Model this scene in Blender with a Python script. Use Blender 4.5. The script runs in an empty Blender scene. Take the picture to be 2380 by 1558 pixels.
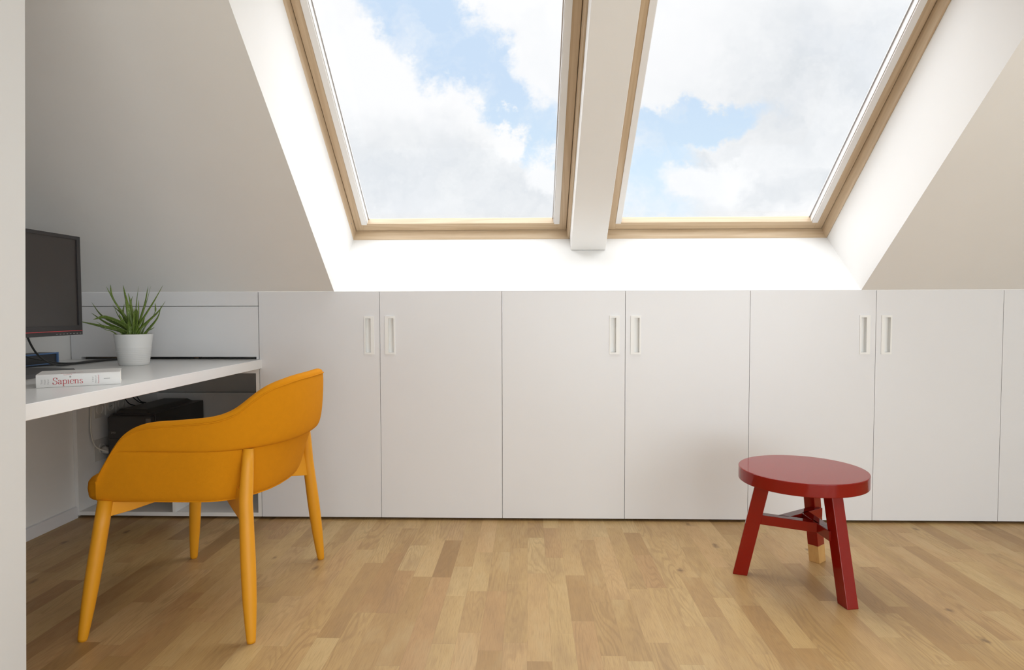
import bpy, bmesh, math, random
from mathutils import Vector, Matrix
C = bpy.context.scene
COL = C.collection
R = math.radians
random.seed(7)

# ------------------------------------------------------------------ camera
cam_d = bpy.data.cameras.new('camera'); cam = bpy.data.objects.new('camera', cam_d); COL.objects.link(cam)
cam_d.sensor_width = 36; cam_d.lens = 36 * 1503.58 / 2380; cam_d.clip_start = 0.02
p_, y_, r_ = .04096, -.02653, -.00212
fw = Vector((math.sin(y_)*math.cos(p_), math.cos(y_)*math.cos(p_), -math.sin(p_)))
rt0 = Vector((math.cos(y_), -math.sin(y_), 0)); up0 = rt0.cross(fw)
rt = rt0*math.cos(r_) + up0*math.sin(r_); up = up0*math.cos(r_) - rt0*math.sin(r_)
M = Matrix((rt, up, -fw)).transposed().to_4x4(); M.translation = Vector((0, 0, .97))
cam.matrix_world = M
C.camera = cam

# ------------------------------------------------------------------ colour management
C.view_settings.view_transform = 'Standard'; C.view_settings.look = 'None'
C.view_settings.gamma = 1; C.view_settings.use_curve_mapping = False
C.view_settings.exposure = 0.0

# ------------------------------------------------------------------ node helper
class NT:
    def __init__(s, tree): s.t = tree; s.n = tree.nodes; s.l = tree.links
    def add(s, typ, ins=None, **props):
        n = s.n.new(typ)
        for k, v in props.items(): setattr(n, k, v)
        if ins:
            for k, v in ins.items():
                sock = n.inputs[k]
                if isinstance(v, bpy.types.NodeSocket): s.l.new(v, sock)
                else:
                    if sock.type == 'RGBA' and len(v) == 3: v = (*v, 1)
                    sock.default_value = v
        return n
    def math(s, op, a, b=0.0, c=0.0, clamp=False):
        n = s.n.new('ShaderNodeMath'); n.operation = op; n.use_clamp = clamp
        for i, v in enumerate((a, b, c)):
            if isinstance(v, bpy.types.NodeSocket): s.l.new(v, n.inputs[i])
            else: n.inputs[i].default_value = v
        return n.outputs[0]
    def comb(s, x, y, z=0.0):
        return s.add('ShaderNodeCombineXYZ', {'X': x, 'Y': y, 'Z': z}).outputs[0]
    def noise(s, vec, scale, detail=3, rough=.5, dist=0.0, out=0):
        return s.add('ShaderNodeTexNoise', {'Vector': vec, 'Scale': scale, 'Detail': detail, 'Roughness': rough, 'Distortion': dist}).outputs[out]
    def maprange(s, v, a, b, c=0.0, d=1.0, smooth=False):
        n = s.add('ShaderNodeMapRange', {'Value': v, 'From Min': a, 'From Max': b, 'To Min': c, 'To Max': d})
        n.interpolation_type = 'SMOOTHSTEP' if smooth else 'LINEAR'
        return n.outputs[0]
    def mix(s, f, a, b, blend='MIX'):
        n = s.n.new('ShaderNodeMix'); n.data_type = 'RGBA'; n.blend_type = blend
        for i, v in ((0, f), (6, a), (7, b)):
            if isinstance(v, bpy.types.NodeSocket): s.l.new(v, n.inputs[i])
            else: n.inputs[i].default_value = (*v, 1) if (i and len(v) == 3) else v
        return n.outputs[2]

# ------------------------------------------------------------------ sky
world = bpy.data.worlds.new('sky'); C.world = world; world.use_nodes = True
w = NT(world.node_tree); w.n.clear()
SKY_STRENGTH = 1.0
tc = w.add('ShaderNodeTexCoord').outputs['Generated']
sp = w.add('ShaderNodeSeparateXYZ', {0: tc})
yy = w.math('MAXIMUM', sp.outputs[1], .08)
uv = w.comb(w.math('DIVIDE', sp.outputs[0], yy), w.math('DIVIDE', sp.outputs[2], yy))
warp = w.noise(uv, 6.5, 9, .66, 0, 1)
wv = w.add('ShaderNodeVectorMath', {0: warp, 1: (.5, .5, .5)}, operation='SUBTRACT').outputs[0]
wv = w.add('ShaderNodeVectorMath', {0: wv, 'Scale': .20}, operation='SCALE').outputs[0]
uvw = w.add('ShaderNodeVectorMath', {0: uv, 1: wv}, operation='ADD').outputs[0]
def blob(c, rad, ang, soft=.24):
    m = w.add('ShaderNodeMapping', {'Vector': uvw, 'Location': (*c, 0), 'Rotation': (0, 0, R(ang)), 'Scale': (*rad, 1)}, vector_type='TEXTURE').outputs[0]
    sx = w.add('ShaderNodeSeparateXYZ', {0: m})
    ln = w.math('SQRT', w.math('ADD', w.math('POWER', w.math('ABSOLUTE', sx.outputs[0]), 2.0), w.math('POWER', w.math('ABSOLUTE', sx.outputs[1]), 2.0)))
    return w.maprange(ln, 1 + soft, 1 - soft, 0, 1, True)
blue = None
for b in [((-.155, .455), (.11, .060), -38), ((-.02, .31), (.16, .052), -50), ((-.075, .375), (.085, .06), -20),
          ((.235, .286), (.13, .035), 3), ((.19, .215), (.065, .085), 12, .5)]:
    o = blob(*b); blue = o if blue is None else w.math('MAXIMUM', blue, o)
grey = None
for b in [((.42, .34), (.17, .12), 20, .9), ((-.12, .19), (.24, .075), -12, .7), ((.40, .175), (.16, .03), 5, .8), ((.28, .235), (.09, .02), 5, .9)]:
    o = blob(*b); grey = o if grey is None else w.math('MAXIMUM', grey, o)
puff = None
for b in [((.022, .392), (.060, .085), 8), ((-.032, .262), (.036, .030), 0), ((.032, .205), (.034, .042), 20, .4), ((.262, .192), (.070, .032), 4, .4)]:
    o = blob(*b); puff = o if puff is None else w.math('MAXIMUM', puff, o)
blue = w.math('MULTIPLY', blue, w.math('SUBTRACT', 1.0, puff))
grey = w.math('MULTIPLY', grey, w.math('SUBTRACT', 1.0, w.math('MULTIPLY', puff, .85)))
fine = w.noise(uvw, 9.0, 7, .6)
grey = w.math('MULTIPLY', grey, w.maprange(fine, .3, .62, .35, 1.0), clamp=True)
behind = w.maprange(sp.outputs[1], .25, .0)
cloudc = w.mix(grey, (1.02, 1.02, 1.02), (.77, .80, .83))
cloudc = w.mix(w.maprange(w.noise(uvw, 4.2, 6, .6), .48, .66, 0, .32), cloudc, (.80, .84, .90))
bluec = w.mix(w.maprange(w.add('ShaderNodeSeparateXYZ', {0: uv}).outputs[1], .2, .34), (.70, .86, 1.0), (.625, .775, .96))
blue = w.math('MULTIPLY', blue, w.maprange(fine, .72, .5, .5, 1.0), clamp=True)
skyc = w.mix(blue, cloudc, bluec)
skyc = w.mix(behind, skyc, (.85, .87, .9))
bg = w.add('ShaderNodeBackground', {'Color': skyc, 'Strength': SKY_STRENGTH})
wo = w.add('ShaderNodeOutputWorld'); w.l.new(bg.outputs[0], wo.inputs[0])

# ------------------------------------------------------------------ sun and added fill lamps
def sun(name, direction, strength, angle, col):
    d = bpy.data.lights.new(name, 'SUN'); d.energy = strength; d.angle = R(angle); d.color = col
    o = bpy.data.objects.new(name, d); COL.objects.link(o)
    o.rotation_euler = Vector(direction).to_track_quat('-Z', 'Y').to_euler()
    return o
sun('veiled_sun', (-.04, -.38, -.92), 8.1, 125, (.97, .985, 1))
def area(name, loc, target, sx, sy, power, col):
    d = bpy.data.lights.new(name, 'AREA'); d.shape = 'RECTANGLE'; d.size = sx; d.size_y = sy; d.energy = power; d.color = col
    o = bpy.data.objects.new(name, d); COL.objects.link(o); o.location = loc
    o.rotation_euler = (Vector(target) - Vector(loc)).to_track_quat('-Z', 'Y').to_euler()
    return o
area('added_fill_rear', (.9, -2.3, .75), (.5, 1.6, .60), 3.2, 1.35, 68, (.84, .94, 1.0))  # unseen fill lamp added behind the camera to brighten the room
area('added_fill_right', (2.90, -.7, 1.05), (-1.9, 1.9, 1.0), 2.8, 1.8, 66, (.86, .94, 1.0))  # unseen fill lamp added at the right, lifts the left side

# ------------------------------------------------------------------ materials
MAT = {}
def pbr(name, col, rough=.5, metal=0.0, bump=0.0, bscale=200.0, spec=.5, vary=0.0, vscale=6.0, coat=0.0, stretch=None):
    m = bpy.data.materials.new(name); m.use_nodes = True
    t = NT(m.node_tree); b = t.n['Principled BSDF']
    b.inputs['Roughness'].default_value = rough; b.inputs['Metallic'].default_value = metal
    b.inputs['Specular IOR Level'].default_value = spec
    if coat: b.inputs['Coat Weight'].default_value = coat; b.inputs['Coat Roughness'].default_value = .06
    co = t.add('ShaderNodeTexCoord').outputs['Object']
    if stretch: co = t.add('ShaderNodeMapping', {'Vector': co, 'Scale': stretch}).outputs[0]
    n = t.noise(co, vscale, 4)
    lo = tuple(c*(1-vary) for c in col)
    t.l.new(t.mix(t.maprange(n, .3, .7), lo, col), b.inputs['Base Color'])
    if bump:
        n2 = t.noise(co, bscale, 2)
        bp = t.add('ShaderNodeBump', {'Height': n2, 'Strength': bump, 'Distance': .002})
        t.l.new(bp.outputs[0], b.inputs['Normal'])
    MAT[name] = m
    return m
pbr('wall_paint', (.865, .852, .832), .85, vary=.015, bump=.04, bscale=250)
pbr('wall_paint_dimmed', (.64, .63, .615), .8, vary=.01)  # wall colour darkened to offset the strong side light on the partition end
pbr('reveal_paint', (.84, .83, .815), .8, vary=.01)
pbr('white_lacquer', (.825, .818, .832), .33, vary=.01)
pbr('handle_plastic', (.90, .89, .87), .35)
pbr('desk_laminate', (.86, .86, .855), .22, vary=.01)
pbr('shelf_laminate', (.87, .855, .84), .4)
pbr('dark_gap', (.10, .07, .06), .8)
pbr('orange_fabric', (.645, .245, .006), .95, bump=.35, bscale=900, spec=.12, vary=.04, vscale=60)
pbr('orange_paint', (.74, .315, .008), .5, vary=.03)
pbr('red_lacquer', (.235, .008, .004), .08, vary=.03, spec=.36)
pbr('black_plastic', (.045, .041, .042), .45, bump=.1, bscale=700)
pbr('dark_bezel', (.035, .032, .034), .5)
pbr('screen', (.045, .038, .036), .32, vary=.05)
pbr('tower_metal', (.040, .034, .032), .38)
pbr('tower_grey', (.16, .15, .15), .4)
pbr('red_line', (.65, .05, .06), .4)
pbr('mark_white', (.34, .33, .32), .5)
pbr('blue_trim', (.13, .25, .52), .4)
pbr('router_grey', (.07, .07, .075), .5)
pbr('cable_black', (.025, .025, .025), .45)
pbr('cable_white', (.66, .63, .57), .5)
pbr('pot_white', (.80, .80, .79), .5)
pbr('soil', (.05, .03, .02), .9, bump=.6, bscale=150)
pbr('book_cover', (.80, .785, .77), .45, vary=.03)
pbr('paper', (.86, .83, .76), .8)
pbr('ink_red', (.55, .07, .08), .6)
pbr('ink_grey', (.38, .37, .36), .6)
pbr('socket_plastic', (.66, .64, .61), .4)
pbr('blind_rail', (.82, .81, .80), .3)
pbr('bead_metal', (.50, .49, .49), .3, metal=.6)
pbr('screw_metal', (.35, .38, .42), .35, metal=.8)

def wood(name, light, dark, axis, rough=.4, ringscale=9.0, amt=.5):
    """pine-like grain running along local axis 0/1/2 of the object's own coordinates"""
    m = bpy.data.materials.new(name); m.use_nodes = True
    t = NT(m.node_tree); b = t.n['Principled BSDF']
    co = t.add('ShaderNodeTexCoord').outputs['Object']
    if axis == 1: co = t.add('ShaderNodeMapping', {'Vector': co, 'Rotation': (R(39), 0, 0)}).outputs[0]
    s = [1, 1, 1]; s[axis] = .05
    v = t.add('ShaderNodeMapping', {'Vector': co, 'Scale': s, 'Location': (.13, .37, .71)}).outputs[0]
    big = t.noise(v, ringscale, 2, .4)
    rings = t.math('SINE', t.math('MULTIPLY', big, 75.0))
    rings = t.maprange(rings, -.3, 1.0, 0, 1, True)
    fs = [160, 160, 160]; fs[axis] = 5
    fine = t.noise(t.add('ShaderNodeMapping', {'Vector': co, 'Scale': fs}).outputs[0], 1.0, 3)
    c = t.mix(t.math('MULTIPLY', rings, amt), light, dark)
    c = t.mix(t.maprange(fine, .4, .75, 0, .35), c, dark)
    t.l.new(c, b.inputs['Base Color']); b.inputs['Roughness'].default_value = rough
    MAT[name] = m
PINE_L, PINE_D = (.62, .48, .325), (.47, .33, .20)
wood('pine_side', PINE_L, PINE_D, 1, .4, 10, .38)
wood('pine_cross', PINE_L, PINE_D, 0, .4, 10, .38)
wood('bare_wood', (.62, .36, .13), (.50, .26, .08), 2, .55, 14, .25)

def parquet():
    m = bpy.data.materials.new('oak_parquet'); m.use_nodes = True
    t = NT(m.node_tree); b = t.n['Principled BSDF']
    co = t.add('ShaderNodeTexCoord').outputs['Object']
    s = t.add('ShaderNodeSeparateXYZ', {0: co}); X, Y = s.outputs[0], s.outputs[1]
    W = .0690
    cx = t.math('DIVIDE', t.math('ADD', X, 10.012), W)
    ci = t.math('FLOOR', cx)
    def wn(v, dim='1D'):
        if dim == '1D': n = t.add('ShaderNodeTexWhiteNoise', {'W': v}, noise_dimensions='1D')
        else: n = t.add('ShaderNodeTexWhiteNoise', {'Vector': v}, noise_dimensions='2D')
        return n
    h1 = wn(ci).outputs[0]
    h2 = wn(t.math('ADD', ci, 57.3)).outputs[0]
    Ln = t.math('ADD', .34, t.math('MULTIPLY', h2, .16))
    # uneven stave lengths: a smooth periodic warp along the row keeps joints irregular
    yo = t.math('ADD', Y, t.math('MULTIPLY', h1, 7.0))
    yw = t.math('ADD', yo, t.math('MULTIPLY', t.math('SINE', t.math('MULTIPLY', yo, 5.3)), .075))
    ry = t.math('DIVIDE', yw, Ln)
    ri = t.math('FLOOR', ry)
    idv = t.comb(ci, ri)
    r1n = wn(idv, '2D'); r1 = r1n.outputs[0]
    rs = t.add('ShaderNodeSeparateColor', {0: r1n.outputs[1]})
    r2, r3 = rs.outputs[1], rs.outputs[2]
    off = t.math('MULTIPLY', r1, 37.0)
    # base tone of the stave
    ramp = t.add('ShaderNodeValToRGB', {0: r1}); cr = ramp.color_ramp
    cr.elements[0].position = 0; cr.elements[0].color = (0.327, 0.184, 0.066, 1)
    cr.elements[1].position = 1; cr.elements[1].color = (0.589, 0.414, 0.193, 1)
    for p, c in ((.07, (0.420, 0.250, 0.097, 1)), (.22, (0.480, 0.306, 0.124, 1)), (.5, (0.523, 0.340, 0.143, 1)), (.8, (0.561, 0.379, 0.166, 1))):
        e = cr.elements.new(p); e.color = c
    base = t.mix(t.maprange(r2, .5, 1.0, 0, .5), ramp.outputs[0], (0.545, 0.321, 0.150))
    # cathedral rings
    gx = t.math('ADD', t.math('MULTIPLY', X, 1.0), off)
    gy = t.math('ADD', t.math('MULTIPLY', Y, .13), off)
    gv = t.comb(gx, gy, t.math('MULTIPLY', r3, 9.0))
    big = t.noise(gv, 8.5, 2.5, .45)
    ring = t.maprange(t.math('SINE', t.math('MULTIPLY', big, 150.0)), -.2, 1.0, 0, 1, True)
    gm = t.maprange(t.noise(gv, 4.0, 1), .42, .62)
    base = t.mix(t.math('MULTIPLY', t.math('MULTIPLY', ring, gm), .34), base, (0.270, 0.153, 0.058))
    # fine pores
    fv = t.comb(t.math('MULTIPLY', X, 420.0), t.math('ADD', t.math('MULTIPLY', Y, 16.0), off))
    fine = t.noise(fv, 1.0, 3, .6)
    base = t.mix(t.maprange(fine, .46, .72, 0, .42), base, (0.280, 0.169, 0.068))
    # broad clouding and knots
    cl = t.noise(t.comb(t.math('MULTIPLY', X, 9.0), t.math('ADD', t.math('MULTIPLY', Y, 2.6), off)), 1.0, 3, .6)
    base = t.mix(t.maprange(cl, .48, .76, 0, .55), base, (0.310, 0.185, 0.084))
    base = t.mix(t.maprange(cl, .46, .26, 0, .35), base, (0.600, 0.452, 0.236))
    kv = t.add('ShaderNodeTexVoronoi', {'Vector': t.comb(t.math('MULTIPLY', X, 5.2), t.math('MULTIPLY', Y, 2.6)), 'Scale': 1.0}, voronoi_dimensions='2D')
    kn = t.math('ADD', kv.outputs[0], t.math('MULTIPLY', t.noise(co, 60.0, 3), .10))
    kc = t.add('ShaderNodeSeparateColor', {0: kv.outputs[1]}).outputs[0]
    kn = t.math('ADD', kn, t.math('MULTIPLY', t.noise(co, 14.0, 3), .10))
    knot = t.math('MULTIPLY', t.maprange(kn, .185, .095, 0, 1, True), t.math('GREATER_THAN', kc, .68))
    base = t.mix(t.math('MULTIPLY', knot, .75), base, (0.130, 0.071, 0.029))
    # short dark mineral streaks
    sv = t.noise(t.comb(t.math('MULTIPLY', X, 34.0), t.math('ADD', t.math('MULTIPLY', Y, 4.5), off)), 1.0, 4, .65)
    base = t.mix(t.maprange(sv, .66, .80, 0, .55), base, (.19, .100, .042))
    # hairline joints
    fx = t.math('FRACT', cx); fy = t.math('FRACT', ry)
    ex = t.math('MINIMUM', fx, t.math('SUBTRACT', 1.0, fx))
    ey = t.math('MULTIPLY', t.math('MINIMUM', fy, t.math('SUBTRACT', 1.0, fy)), 6.0)
    joint = t.maprange(t.math('MINIMUM', ex, ey), .012, .004)
    base = t.mix(t.math('MULTIPLY', joint, .22), base, (0.170, 0.096, 0.037))
    t.l.new(base, b.inputs['Base Color'])
    t.l.new(t.maprange(fine, .3, .8, .36, .5), b.inputs['Roughness'])
    b.inputs['Specular IOR Level'].default_value = .45
    bp = t.add('ShaderNodeBump', {'Height': t.math('SUBTRACT', t.math('MULTIPLY', fine, .25), joint), 'Strength': .12, 'Distance': .001})
    t.l.new(bp.outputs[0], b.inputs['Normal'])
    MAT['parquet'] = m
parquet()

def aloe_mat():
    m = bpy.data.materials.new('aloe_leaf'); m.use_nodes = True
    t = NT(m.node_tree); b = t.n['Principled BSDF']
    co = t.add('ShaderNodeTexCoord').outputs['Object']
    sp_ = t.noise(t.add('ShaderNodeMapping', {'Vector': co, 'Scale': (1, 1, .55)}).outputs[0], 190.0, 2)
    c = t.mix(t.noise(co, 14.0, 2), (.085, .150, .022), (.235, .330, .060))
    c = t.mix(t.maprange(sp_, .56, .66, 0, .6), c, (.36, .43, .17))
    t.l.new(c, b.inputs['Base Color']); b.inputs['Roughness'].default_value = .45
    MAT['aloe'] = m
aloe_mat()

def glass_mat():
    m = bpy.data.materials.new('window_glass'); m.use_nodes = True
    t = NT(m.node_tree); t.n.clear()
    tr = t.add('ShaderNodeBsdfTransparent', {'Color': (.99, .995, 1.0)})
    gl = t.add('ShaderNodeBsdfGlossy', {'Color': (1, 1, 1), 'Roughness': .01})
    fr = t.add('ShaderNodeFresnel', {'IOR': 1.35})
    mx = t.add('ShaderNodeMixShader', {0: t.math('MULTIPLY', fr.outputs[0], .25), 1: tr.outputs[0], 2: gl.outputs[0]})
    o = t.add('ShaderNodeOutputMaterial'); t.l.new(mx.outputs[0], o.inputs[0])
    MAT['glass'] = m
glass_mat()

# ------------------------------------------------------------------ object helpers
def obj(name, bm, mat, parent=None, bevel=0.0, seg=2, sub=0, smooth=False, recalc=True, angle=40):
    if recalc: bmesh.ops.recalc_face_normals(bm, faces=bm.faces)
    me = bpy.data.meshes.new(name); bm.to_mesh(me); bm.free()
    mats = mat if isinstance(mat, (list, tuple)) else [mat]
    for m in mats: me.materials.append(MAT[m])
    o = bpy.data.objects.new(name, me); COL.objects.link(o)
    if parent is not None:
        o.parent = parent
        # geometry is written in world coordinates: undo the parent's placement
        o.matrix_parent_inverse = wmat(parent).inverted()
    if bevel:
        md = o.modifiers.new('bevel', 'BEVEL'); md.width = bevel; md.segments = seg; md.limit_method = 'ANGLE'; md.angle_limit = R(30)
    if sub:
        md = o.modifiers.new('subsurf', 'SUBSURF'); md.levels = sub; md.render_levels = sub
    if smooth or sub:
        for p in me.polygons: p.use_smooth = True
    elif bevel:
        for p in me.polygons: p.use_smooth = True
        md = o.modifiers.new('wn', 'WEIGHTED_NORMAL'); md.keep_sharp = True
    return o
def wmat(o):
    m = Matrix.Translation(o.location)
    return m if o.parent is None else wmat(o.parent) @ o.matrix_parent_inverse @ m
def tag(o, label=None, cat=None, group=None, kind=None):
    if label: o['label'] = label
    if cat: o['category'] = cat
    if group: o['group'] = group
    if kind: o['kind'] = kind
    return o
def thing(name, loc, label, cat, group=None, kind=None):
    o = bpy.data.objects.new(name, None); COL.objects.link(o); o.location = loc
    o.empty_display_size = .05
    return tag(o, label, cat, group, kind)
def struct(name, bm, mat, label=None, **k):
    o = obj(name, bm, mat, **k); tag(o, label, None, None, 'structure'); return o

def hexa(bm, P):
    """8 points: bottom loop 0-3, top loop 4-7"""
    v = [bm.verts.new(p) for p in P]
    for f in ((0, 3, 2, 1), (4, 5, 6, 7), (0, 1, 5, 4), (1, 2, 6, 5), (2, 3, 7, 6), (3, 0, 4, 7)):
        bm.faces.new([v[i] for i in f])
    return v
def box(bm, x0, x1, y0, y1, z0, z1):
    return hexa(bm, [(x0, y0, z0), (x1, y0, z0), (x1, y1, z0), (x0, y1, z0), (x0, y0, z1), (x1, y0, z1), (x1, y1, z1), (x0, y1, z1)])
def B(*a):
    bm = bmesh.new(); box(bm, *a); return bm
def poly(bm, pts): return bm.faces.new([bm.verts.new(p) for p in pts])
def frame_of(d):
    d = Vector(d).normalized(); a = Vector((0, 0, 1)) if abs(d.z) < .95 else Vector((1, 0, 0))
    u = d.cross(a).normalized(); return u, d.cross(u).normalized()
def tube(bm, pts, rad, n=12, cap=True):
    pts = [Vector(p) for p in pts]; rs = rad if isinstance(rad, (list, tuple)) else [rad]*len(pts)
    rings = []; u = None
    for i, p in enumerate(pts):
        d = (pts[min(i+1, len(pts)-1)] - pts[max(i-1, 0)]).normalized()
        if u is None: u, v = frame_of(d)
        else:
            u = (u - d*u.dot(d)).normalized(); v = d.cross(u)
        rings.append([bm.verts.new(p + (u*math.cos(2*math.pi*k/n) + v*math.sin(2*math.pi*k/n))*rs[i]) for k in range(n)])
    for a, b in zip(rings, rings[1:]):
        for k in range(n): bm.faces.new((a[k], a[(k+1) % n], b[(k+1) % n], b[k]))
    if cap: bm.faces.new(rings[0][::-1]); bm.faces.new(rings[-1])
    return rings
def catmull(P, n=8):
    P = [Vector(p) for p in P]; Q = [P[0]*2-P[1]] + P + [P[-1]*2-P[-2]]; out = []
    for i in range(1, len(Q)-2):
        a, b, c, d = Q[i-1:i+3]
        for k in range(n):
            t = k/n
            out.append(.5*((2*b) + (c-a)*t + (2*a-5*b+4*c-d)*t*t + (3*b-a-3*c+d)*t**3))
    out.append(P[-1]); return out
def lathe(bm, c, prof, n=48, capb=True, capt=False):
    rings = []
    for r, z in prof:
        rings.append([bm.verts.new((c[0]+r*math.cos(2*math.pi*k/n), c[1]+r*math.sin(2*math.pi*k/n), c[2]+z)) for k in range(n)])
    for a, b in zip(rings, rings[1:]):
        for k in range(n): bm.faces.new((a[k], a[(k+1) % n], b[(k+1) % n], b[k]))
    if capb: bm.faces.new(rings[0][::-1])
    if capt: bm.faces.new(rings[-1])

# ------------------------------------------------------------------ the roof slope: a along the wall, u up the slope, n outwards
D, ZT = 2.919, 1.049
SL = R(39); cs, sn = math.cos(SL), math.sin(SL)
def RP(a, u, n=0.0): return (a + .007*u, D - u*cs + n*sn, ZT + u*sn + n*cs)
XL, XR, YB, YF = -2.112, 2.95, -2.4, 3.62
RD = .4237                     # depth of the window reveal
A0, A1, U1 = -.885, 1.475, 1.62
UTOP = 2.25
ztop = RP(0, UTOP)[2]; ytop = RP(0, UTOP)[1]

bm = bmesh.new(); box(bm, XL-.1, XR+.1, YB-.1, YF+.05, -.05, 0)
struct('floor', bm, 'parquet', 'oak parquet floor of short staves running towards the cabinets')

bm = bmesh.new()
def rq(a0, a1, u0, u1): poly(bm, [RP(a0, u0), RP(a1, u0), RP(a1, u1), RP(a0, u1)])
rq(XL-.1, A0, 0, UTOP); rq(A1, XR+.1, 0, UTOP); rq(A0, A1, U1, UTOP)
poly(bm, [RP(XL-.1, UTOP), RP(XR+.1, UTOP), (XR+.1, YB-.1+1.1, ztop), (XL-.1, YB-.1+1.1, ztop)])
poly(bm, [(XL-.1, YB+1.0, ztop), (XR+.1, YB+1.0, ztop), (XR+.1, YB-.1, ztop-1.0), (XL-.1, YB-.1, ztop-1.0)])
bmesh.ops.remove_doubles(bm, verts=bm.verts, dist=1e-5)
struct('ceiling', bm, 'wall_paint', 'sloping beige white attic ceiling around the skylight recess', recalc=False)

bm = bmesh.new(); rq(XL-.1, XR+.1, -.95, -.0005)
struct('ceiling_eaves', bm, 'wall_paint', 'low end of the sloping ceiling behind the cupboards', recalc=False)  # roof underside carried on down to the eaves

# reveal lining of the skylight recess
bm = bmesh.new()
UB, UU = -.0965, 1.44
poly(bm, [RP(A0, 0), RP(A1, 0), RP(A1, UB, RD), RP(A0, UB, RD)])
poly(bm, [RP(A0, 0), RP(A0, UB, RD), RP(A0, UU, RD), RP(A0, U1)])
poly(bm, [RP(A1, 0), RP(A1, U1), RP(A1, UU, RD), RP(A1, UB, RD)])
poly(bm, [RP(A0, U1), RP(A0, UU, RD), RP(A1, UU, RD), RP(A1, U1)])
poly(bm, [RP(A0, 1.302, RD), RP(A1, 1.302, RD), RP(A1, UU, RD), RP(A0, UU, RD)])
poly(bm, [RP(.196, UB, RD+.004), RP(.385, UB, RD+.004), RP(.385, UU, RD+.004), RP(.196, UU, RD+.004)])
bmesh.ops.remove_doubles(bm, verts=bm.verts, dist=1e-5)
struct('trim_1', bm, 'reveal_paint', 'bright white plaster lining of the deep skylight recess', recalc=False)

# boxed rafter between the two skylights
bm = bmesh.new(); zz = .3215
hexa(bm, [RP(.204, -.072, zz), RP(.372, -.072, zz), RP(.372, 1.47, zz), RP(.204, 1.47, zz),
          RP(.204, -.12, .62), RP(.372, -.12, .62), RP(.372, 1.47, .62), RP(.204, 1.47, .62)])
struct('trim_2', bm, 'wall_paint', 'white boxed rafter between the two skylights', bevel=.002)

# walls
struct('wall_left', B(XL-.08, XL, YB-.1, YF+.05, 0, 2.6), 'wall_paint', 'plain white wall behind the desk')
struct('wall_right', B(XR, XR+.08, YB-.1, YF+.05, 0, 2.6), 'wall_paint')
struct('wall_back', B(XL-.1, XR+.1, YB-.08, YB, 0, 2.6), 'wall_paint')
struct('wall_front', B(XL-.1, XR+.1, YF, YF+.05, 0, 1.1), 'wall_paint', 'wall under the roof slope behind the cupboards')
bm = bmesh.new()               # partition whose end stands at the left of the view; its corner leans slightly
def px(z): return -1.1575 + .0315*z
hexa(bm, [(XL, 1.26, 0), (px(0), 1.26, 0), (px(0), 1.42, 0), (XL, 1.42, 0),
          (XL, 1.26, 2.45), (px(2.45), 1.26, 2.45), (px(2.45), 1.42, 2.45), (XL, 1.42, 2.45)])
struct('wall_partition', bm, 'wall_paint_dimmed', 'pale end of the partition wall at the left edge')
bm = bmesh.new()
hexa(bm, [(XL, 1.42, 0), (XL+.014, 1.42, 0), (XL+.014, D, 0), (XL, D, 0), (XL, 1.42, .054), (XL+.012, 1.42, .052), (XL+.012, D, .052), (XL, D, .054)])
struct('baseboard_left', bm, 'white_lacquer', 'white baseboard along the wall under the desk', bevel=.001)

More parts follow.
